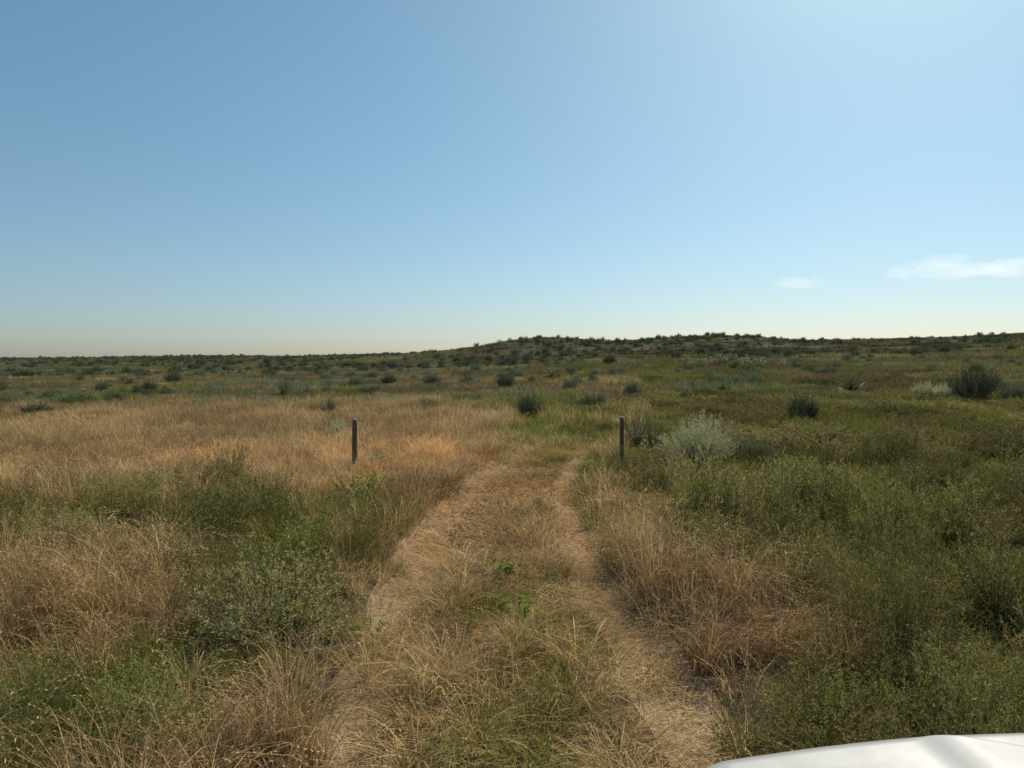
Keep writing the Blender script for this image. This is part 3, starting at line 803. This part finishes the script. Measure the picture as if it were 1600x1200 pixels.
NAMES = {'sage': 'sagebrush', 'sage_dark': 'sagebrush', 'sage_m': 'sagebrush', 'sage_s': 'sagebrush', 'sage_ds': 'sagebrush', 'yucca': 'yucca', 'green': 'green_bush', 'dgreen': 'green_bush', 'olive': 'weed_bush', 'greygreen': 'weed_bush'}
CATS = {'sagebrush': 'sagebrush', 'yucca': 'yucca', 'green_bush': 'bush', 'weed_bush': 'weed'}
cnt = 0
def shrub(kind, x, y, wid, hgt, label, group=None, parts=True, sink=.04):
    """wid, hgt in metres"""
    global cnt
    pr = PROTO[kind]; ms = pr[cnt % len(pr)]; cnt += 1
    nm = NAMES[kind]
    z = float(H(x, y)) - sink
    hz = {'yucca': .55, 'sage': .75, 'sage_dark': .75, 'sage_m': .75, 'sage_s': .68, 'sage_ds': .68, 'green': .62, 'dgreen': .62, 'olive': .62, 'greygreen': .62}[kind]
    wz = {'yucca': 1.0}.get(kind, 1.05)
    sc_ = (wid / wz, wid / wz, hgt / hz)
    rz = random.Random(cnt * 7 + 3).random() * 6.28
    if parts:
        r = empty(nm, (x, y, z), rz); r.scale = sc_
        for q, m in zip(PARTN.get(kind, ('foliage', 'stems')), ms):
            c = bpy.data.objects.new(q, m); COL.objects.link(c); c.parent = r
    else:
        r = bpy.data.objects.new(nm, ms[0]); COL.objects.link(r)
        r.location = (x, y, z); r.rotation_euler = (0, 0, rz); r.scale = sc_
    tag(r, label, CATS[nm], group)
    return r

for kind, x, y, wm, hm, lab in PLACED: shrub(kind, x, y, wm, hm, lab)

for kind, x, y, wm, hm, lab in NEARB: shrub(kind, x, y, wm, hm, lab)

# random sagebrush: the next largest as objects, the far rest as one stuff object
g2 = np.random.default_rng(77)
cand = []
def add_cands(n, r0, r1, dens_fn):
    A = R(39) * (r1 * r1 - r0 * r0); k = int(n)
    r = np.sqrt(r0 * r0 + (r1 * r1 - r0 * r0) * g2.random(k)); t = (g2.random(k) * 2 - 1) * R(39)
    x = r * np.sin(t); y = r * np.cos(t)
    p = dens_fn(x, y)
    for xx, yy, pp, q in zip(x, y, p, g2.random(k)):
        if q < pp: cand.append((xx, yy))
def dfn(x, y):
    col = 800 + F * x / y
    hill = np.exp(-((col - 850) / 130) ** 2) * sstep(85, 115, y) + np.exp(-((col - 1090) / 130) ** 2) * sstep(95, 125, y)
    n = fbm(x, y, 18, 2, 9)
    return np.clip(.25 + .75 * n + .8 * hill + .2 * sstep(120, 160, y) , .03, 1)
add_cands(560, 36, 75, dfn); add_cands(2300, 75, 110, dfn); add_cands(15000, 110, 330, dfn)
own = [(p[1], p[2]) for p in PLACED]
cand = [c for c in cand if all(math.hypot(c[0] - o[0], c[1] - o[1]) > 2.0 for o in own)]
cand.sort(key=lambda c: math.hypot(*c))
NIND = 250
print('sage candidates', len(cand))
for i, (x, y) in enumerate(cand[:NIND]):
    col = 800 + F * x / y; s = .5 + .55 * g2.random() ** 2
    dark = g2.random() < .5
    tn = 'dark green' if dark else 'paler grey'
    if col < 560: lab, grp = f'small {tn} sagebrush among many on the far flats at left', f'{tn} sagebrush on the left flats'
    elif col < 1000: lab, grp = f'small {tn} sagebrush among many below and left of the left hill', f'{tn} sagebrush by the left hill'
    elif col < 1220: lab, grp = f'small {tn} sagebrush among many below the right hill', f'{tn} sagebrush by the right hill'
    else: lab, grp = f'small {tn} sagebrush among many on the rising plain at right', f'{tn} sagebrush on the right slope'
    shrub('sage_ds' if dark else 'sage_s', x, y, s, s * (.50 + .2 * g2.random()) + .08, lab, grp, parts=False)
rest = np.array(cand[NIND:]); n = len(rest)
sfar = [sage_meshes(s, 40, .12, 6, M_sage_far, .55)[0] for s in (51, 52, 53)]
dk = g2.random(n)[:, None]
tint = np.array([.12, .14, .085]) * (1 - dk) + np.array([.17, .185, .115]) * dk
ss = .4 + .95 * g2.random(n) ** 2.5
scatter('distant_sagebrush', 'dark sagebrush covering the far hills as one mass', 'sagebrush', np.stack([rest[:, 0], rest[:, 1], H(rest[:, 0], rest[:, 1]) - .05], 1),
        g2.random(n) * 6.28, np.stack([ss, ss, ss * (.8 + .4 * g2.random(n))], 1), g2.integers(0, 3, n), tint, sfar, M_sage_far)

# broad-leaved plants near the track
def broadleaf(px, py, wm, hm, nleaf, lab):
    x, y = at(px, py, .0)
    g = np.random.default_rng(int(px * 3 + py))
    r = empty('leafy_plant', (x, y, float(H(x, y)) - .01))
    lm = MB(); sm = MB()
    ns = max(6, nleaf // 14)
    for k in range(ns):
        a = g.random() * 6.28; rr = wm / 2 * math.sqrt(g.random())
        e = np.array([rr * math.cos(a), rr * math.sin(a), hm * (.6 + .4 * g.random())]); s0 = np.array([e[0] * .5, e[1] * .5, 0])
        tube(sm, [s0, (s0 + e) / 2 + (0, 0, .01), e], [.004, .003, .002], 4, False)
        m = nleaf // ns; u = .3 + .75 * g.random(m)
        P = s0 + (e - s0) * u[:, None]; az = g.random(m) * 6.28; el = g.normal(.35, .35, m)
        D = np.stack([np.cos(az) * np.cos(el), np.sin(az) * np.cos(el), np.sin(el)], 1)
        n = m; Lf = (.035 + .03 * g.random(n))[:, None]; W = Lf * .5
        side = np.stack([-np.sin(az), np.cos(az), g.normal(0, .2, n)], 1)
        V = np.stack([P, P + D * Lf * .35 + side * W / 2, P + D * Lf * .75 + side * W * .4, P + D * Lf - np.array([0, 0, .006]), P + D * Lf * .75 - side * W * .4, P + D * Lf * .35 - side * W / 2], 1)
        o = np.arange(n)[:, None] * 6
        lm.add(V, np.concatenate([np.concatenate([o, o + 1, o + 4 + 0 * o, o + 5], 1), np.concatenate([o + 1, o + 2, o + 3, o + 4], 1)]), None, np.repeat(g.random(n), 6))
    lm.build('leaves', M_leafy, r); sm.build('stems', M_twig, r)
    tag(r, lab, 'plant')
for b_ in BROAD: broadleaf(*b_)

# pale flowers below the right-hand hill
pts = []
for k in range(70):
    px = g2.normal(1140, 75); py = g2.uniform(556, 570)
    x, y = at(px, py, .35); pts.append((x, y, float(H(x, y)) + .42 + .1 * g2.random()))
pts = np.array(pts); mb = MB()
for j in range(7): leaves(mb, pts + g2.normal(0, .07, pts.shape), g2.normal(0, 1, pts.shape) + (0, 0, .5), .08, .05, None, g2)
for p in pts: tube(mb, [(p[0], p[1], p[2] - .5), p], [.008, .006], 3, False)
tag(mb.build('flowers', M_white), 'pale whitish wildflowers dotted below the right-hand hill', 'flowers', kind='stuff')

# ------------------------------------------------------------ gate posts
M_post = plain('weathered dark wood', (.13, .088, .058), .9, noise=.55, scale=26, stretch=(1, 1, .08))
M_wire = plain('rusty wire', (.10, .06, .04), .7, .8)
def post(px, ptop, pw, d, lean, lab, seed):
    g = np.random.default_rng(seed)
    x = (px - 800) / F * d
    zb = float(H(x, d)); zt = CAMZ - (ptop - HOR) / F * d
    rad = pw / F * d / 2 * .88
    r = empty('fence_post', (x, d, zb))
    mb = MB(); n = 9; pts = [(lean * (t * 1.0), 0, -.15 + t * (zt - zb + .15)) for t in np.linspace(0, 1, n)]
    pts = np.array(pts) - np.array([lean, 0, 0]); pts[:, 0] += g.normal(0, .002, n)
    rr = rad * np.linspace(1.12, .96, n) * (1 + g.normal(0, .02, n)); sides = 12
    tube(mb, pts, rr, sides, True)
    V = mb.v[0]; a = np.arange(sides)
    for i in range(n):
        V[i * sides:(i + 1) * sides, :2] += (g.normal(0, .0025, (sides, 2)))
    V[(n - 1) * sides:n * sides, 2] += np.cos(a / sides * 6.28) * rad * .35          # slanted saw cut
    mb.build('post', M_post, r, smooth=False)
    w_ = MB()
    for zz in (.82, .55):
        z = (zt - zb) * zz; xx = -lean + lean * zz
        an = np.linspace(0, 6.6, 16)
        tube(w_, np.stack([xx + np.cos(an) * (rad * 1.1 + .002), np.sin(an) * (rad * 1.1 + .002), z + an * .0015], 1), .0022, 5)
        tube(w_, [(xx + rad, 0, z), (xx + rad + .03, -.01, z - .03), (xx + rad + .05, -.012, z - .09)], .0018, 5)
    w_.build('wire', M_wire, r)
    tag(r, lab, 'post')
post(554, 656, 9, 12.6, .015, 'dark weathered wooden gate post left of the track', 3)
post(972, 652, 7.5, 12.6, -.01, 'dark weathered wooden gate post right of the track, in front of the large yucca', 4)

# ------------------------------------------------------------ the parked white vehicle
def vehicle():
    X0, Y0 = 1.42, 1.74
    rt = empty('parked_vehicle', (X0, Y0, float(H(X0, 0.3))))
    gz = rt.location.z; rt.scale = (1, 1, 1)
    paint = plain('white car paint', (.355, .36, .36), .34, coat=.5, dusty=True)
    glass = plain('dark car glass', (.02, .025, .03), .05, coat=.5)
    rubber = plain('tyre rubber', (.02, .02, .02), .85, noise=.2, scale=40)
    black = plain('black trim', (.025, .025, .027), .6)
    metal = plain('alloy rim', (.5, .5, .52), .35, .9)
    lampm = plain('headlight lens', (.75, .78, .8), .05, coat=1.0)
    amber = plain('red lamp lens', (.45, .02, .02), .15, coat=1.0)
    z0 = -gz
    def hood_z(x, y):                       # x across, y <= 0 behind the front lip
        ax = np.abs(x)
        z = 1.087 + .045 * np.clip(-y, 0, 1.2) + np.interp(ax, [0, .14, .40, .62, .80, .92, .96, 1.0], [0, 0, -.006, -.018, -.026, -.028, -.036, -.09])
        z = z - .5 * np.clip(.05 + y, 0, .2) ** 1.5 * 3                     # front roll-off
        wd = .012 + .10 * np.clip(.46 - ax, 0, 1)
        ins = np.clip((-y - (.006 + .43 * np.clip(.46 - ax, 0, 1))) / wd, 0, 1)      # V-shaped crease, panel behind it lies lower
        return z - -.0 + .021 * ins * ins * (3 - 2 * ins) * sstep(.465, .34, ax)
    # hood panel
    xs = np.linspace(-.995, .995, 221); ys = -np.concatenate([np.linspace(0, .3, 101), np.linspace(.32, 1.12, 28)])
    XX, YY = np.meshgrid(xs, ys)
    YC = YY - .085 * (np.abs(XX) / .95) ** 3                                  # corners sweep back
    ZZ = hood_z(XX, YY)
    XX = np.concatenate([XX[:, :1] * 1.005, XX, XX[:, -1:] * 1.005], 1); YC = np.concatenate([YC[:, :1], YC, YC[:, -1:]], 1); ZZ = np.concatenate([ZZ[:, :1] * 0 + .80, ZZ, ZZ[:, -1:] * 0 + .80], 1)
    XX = np.concatenate([XX[:1], XX]); YC = np.concatenate([YC[:1] + .02, YC]); ZZ = np.concatenate([np.minimum(ZZ[:1], .86), ZZ])
    V = np.stack([XX, YC, ZZ + z0], 2).reshape(-1, 3); nx = XX.shape[1]
    i = np.arange(len(ys))[:, None] * nx; k = np.arange(nx - 1)[None, :]
    Q = np.stack([i + k, i + nx + k, i + nx + k + 1, i + k + 1], 2).reshape(-1, 4)
    mb = MB(); mb.add(V, Q); mb.build('hood', paint, rt, smooth=True)
    # body shell: sections from front to back (y, half width, sill z, belt z, roof z or None, roof half width)
    mb = MB()
    secs = [(.055, .74, .50, .78, .90, .60), (.03, .82, .42, .84, .985, .72), (-.06, .90, .34, .90, .985, .78), (-.25, .925, .30, .93, .995, .79), (-.7, .935, .30, .95, 1.01, .80),
            (-1.12, .94, .30, .98, 1.05, .80), (-1.13, .94, .30, .98, 1.10, .78), (-1.75, .94, .30, 1.0, 1.60, .60), (-2.1, .94, .30, 1.01, 1.68, .62), (-3.2, .94, .30, 1.02, 1.69, .62),
            (-3.9, .93, .30, 1.02, 1.66, .61), (-4.35, .91, .32, 1.02, 1.50, .60), (-4.55, .86, .36, .98, 1.05, .74), (-4.60, .80, .46, .90, .96, .72)]
    rows = []
    for y, hw, zs, zb, zr, rw in secs:
        if y > -1.13: zr -= .06; zb -= .05; y -= .05
        hw *= 1.06
        half = [(hw * .90, zs), (hw, zs + .10), (hw * 1.0, (zs + zb) / 2), (hw * .985, zb - .04), (hw * .95, zb)]
        for t in np.linspace(0, 1, 6)[1:]:
            half.append((hw * .95 + (rw - hw * .95) * t, zb + (zr - .03 - zb) * t))
        half += [(rw * .93, zr), (rw * .5, zr + (.012 if zr > 1.3 else 0)), (0, zr + (.016 if zr > 1.3 else 0))]
        full = [(-a, b) for a, b in half] + [(a, b) for a, b in half[-2::-1]]
        rows.append([(a, y, b + z0) for a, b in full])
    m = len(rows[0]); V = np.array(rows).reshape(-1, 3); Q = []
    for a in range(len(rows) - 1):
        for b in range(m - 1): Q.append((a * m + b, (a + 1) * m + b, (a + 1) * m + b + 1, a * m + b + 1))
        Q.append((a * m + m - 1, (a + 1) * m + m - 1, (a + 1) * m, a * m))
    mb.add(V, Q)
    for base, rev in ((0, False), ((len(rows) - 1) * m, True)):
        c = mb.n; T = []
        cc = V[base:base + m].mean(0); mb.add([cc], None, None)
        mb.t.append(np.array([(c, base + (b + 1) % m, base + b) if not rev else (c, base + b, base + (b + 1) % m) for b in range(m)]))
    mb.build('body', paint, rt, smooth=False)
    def quad(name, pts, mat, th=.012, parent=rt, normal=None):
        p = np.array(pts, float); p[:, 2] += z0
        nn = np.cross(p[1] - p[0], p[3] - p[0]); nn /= np.linalg.norm(nn)
        if normal is not None and np.dot(nn, normal) < 0: nn = -nn
        q = p + nn * th; V = np.concatenate([p - nn * .01, q])
        b = MB(); b.add(V, [(0, 1, 2, 3), (4, 5, 6, 7), (0, 1, 5, 4), (1, 2, 6, 5), (2, 3, 7, 6), (3, 0, 4, 7)])
        return b.build(name, mat, parent)
    quad('windscreen', [(-.72, -1.20, 1.14), (.72, -1.20, 1.14), (.55, -1.72, 1.565), (-.55, -1.72, 1.565)], glass, normal=(0, 1, 1))
    quad('rear_window', [(-.58, -4.37, 1.46), (.58, -4.37, 1.46), (.66, -4.51, 1.12), (-.66, -4.51, 1.12)], glass, normal=(0, -1, .5))
    def gx(z): return .893 + (.60 - .893) * (z - 1.01) / (1.65 - 1.01)
    for s in (-1, 1):
        for ya, yb, yc, yd in ((-1.45, -2.35, -2.35, -1.85), (-2.42, -3.2, -3.2, -2.42), (-3.27, -4.05, -3.85, -3.27)):
            quad('side_window', [(s * gx(1.08), ya, 1.08), (s * gx(1.08), yb, 1.08), (s * gx(1.55), yc, 1.55), (s * gx(1.55), yd, 1.55)], glass, normal=(s, 0, .4))
        for ya, yb in ((-1.35, -2.36), (-2.40, -3.25)):
            dr = quad('door', [(s * .94, ya, .42), (s * .94, yb, .42), (s * .925, yb, .93), (s * .925, ya, .93)], paint, normal=(s, 0, 0))
            b = MB(); tube(b, [(s * .945, yb + .12, .86 + z0), (s * .975, yb + .14, .86 + z0), (s * .975, yb + .26, .86 + z0), (s * .945, yb + .28, .86 + z0)], .011, 8)
            b.build('handle', paint, dr)
        mr = MB(); tube(mr, [(s * .90, -1.42, 1.03 + z0), (s * 1.00, -1.40, 1.06 + z0)], .022, 8)
        tube(mr, [(s * .99, -1.40, 1.08 + z0), (s * 1.02, -1.40, 1.08 + z0), (s * 1.12, -1.40, 1.09 + z0), (s * 1.16, -1.40, 1.09 + z0)], [.03, .078, .078, .04], 14)
        mr.build('wing_mirror', black, rt, smooth=False)
        quad('headlight', [(s * .46, .060, .80), (s * .74, .045, .80), (s * .76, .02, .89), (s * .46, .045, .89)], lampm, normal=(0, 1, 0), th=.02)
        quad('tail_light', [(s * .62, -4.61, .72), (s * .80, -4.60, .72), (s * .80, -4.585, .93), (s * .62, -4.60, .93)], amber, normal=(0, -1, 0), th=.02)
        for yw in (-.78, -3.62):
            wh = empty('wheel', (s * .845, yw, .37 + z0)); wh.parent = rt
            b = MB(); prof = [(.235, -.10), (.33, -.115), (.365, -.09), (.37, 0), (.365, .09), (.33, .115), (.235, .10)]
            n = 40; V = []; Q = []
            for a in range(n):
                an = a / n * 2 * math.pi
                V += [(h, r_ * math.cos(an), r_ * math.sin(an)) for r_, h in prof]
            for a in range(n):
                for c in range(len(prof) - 1):
                    Q.append((a * 7 + c, ((a + 1) % n) * 7 + c, ((a + 1) % n) * 7 + c + 1, a * 7 + c + 1))
            b.add(V, Q); b.build('tyre', rubber, wh, smooth=True)
            b = MB()
            tube(b, [(-s * .02, 0, 0), (s * .085, 0, 0)], .06, 16)
            for a in range(6):
                an = a / 6 * 2 * math.pi
                tube(b, [(s * .08, .04 * math.cos(an), .04 * math.sin(an)), (s * .075, .23 * math.cos(an), .23 * math.sin(an))], [.022, .03], 8)
            tube(b, [(s * .04, 0, 0), (s * .05, 0, 0)], .235, 32)
            b.build('rim', metal, wh)
            b = MB(); an = np.linspace(-.15, math.pi + .15, 24)
            tube(b, np.stack([np.full(24, s * .935), yw + np.cos(an) * .42, .37 + z0 + np.sin(an) * .42], 1), .03, 8)
            b.build('wheel_arch', black, rt, smooth=True)
    b = MB()
    for k in range(5): tube(b, [(-.42, .072, .72 + .04 * k + z0), (.42, .072, .72 + .04 * k + z0)], .010, 6)
    b.build('grille', black, rt)
    b = MB(); tube(b, [(-.80, .03, .52 + z0), (-.6, .09, .52 + z0), (0, .11, .52 + z0), (.6, .09, .52 + z0), (.80, .03, .52 + z0)], .075, 12)
    b.build('front_bumper', black, rt, smooth=True)
    b = MB(); tube(b, [(-.80, -4.58, .52 + z0), (0, -4.66, .52 + z0), (.80, -4.58, .52 + z0)], .07, 12); b.build('rear_bumper', black, rt, smooth=True)
    tag(rt, 'white vehicle parked at the lower right, only its hood showing', 'car')
vehicle()

# ------------------------------------------------------------ clouds
def cloud(px, py, wpx, hpx, seed, lab, D=7000.0, dens=.004):
    g = np.random.default_rng(seed)
    cx = (px - 800) / F * D; cz = CAMZ + (HOR - py) / F * D; W = wpx / F * D; Hh = hpx / F * D
    import bmesh
    bm = bmesh.new()
    k = int(16 + wpx / 4)
    for j in range(k):
        u = g.uniform(-1, 1); env = (1 - u * u) ** .5
        r = Hh * (.16 + .24 * g.random()) * (.35 + .65 * env) * (1.5 if g.random() < .25 else .8)
        ret = bmesh.ops.create_icosphere(bm, subdivisions=3, radius=1.0)
        px_, py_, pz_ = u * W / 2, g.uniform(-.25, .25) * W, g.uniform(0, .75) * Hh * env * g.random()
        f = g.uniform(1.0, 1.7)
        for v in ret['verts']:
            c = v.co; q = 1 + .45 * float(fbm(c.x * 3 + j * 7, c.y * 3 + c.z * 5, 1.0, 3))
            v.co = Vector((c.x * r * f * q + px_, c.y * r * 1.6 * q + py_, c.z * r * q * (.8 if c.z > 0 else .4) + pz_))
    me = bpy.data.meshes.new('cloud'); bm.to_mesh(me); bm.free()
    o = bpy.data.objects.new('cloud', me); COL.objects.link(o); o.location = (cx, D, cz - Hh * .3)
    rm = o.modifiers.new('merge', 'REMESH'); rm.mode = 'VOXEL'; rm.voxel_size = Hh / 14
    me.materials.append(M_cloud)
    tag(o, lab, 'cloud')
m, t, ns, ln = mat_new('cloud vapour')
vol = N(t, 'ShaderNodeVolumePrincipled'); vol.inputs['Density'].default_value = .0005; vol.inputs['Color'].default_value = (.98, .97, .95, 1); vol.inputs['Anisotropy'].default_value = .65
oo = N(t, 'ShaderNodeOutputMaterial'); ln.new(vol.outputs[0], oo.inputs['Volume'])
M_cloud = m
cloud(1250, 440, 84, 24, 1, 'small white cloud alone above the right-hand plain')
cloud(1478, 417, 150, 44, 2, 'long low cumulus cloud near the right edge')
cloud(1592, 414, 110, 44, 3, 'white cloud cut by the right edge of the view')
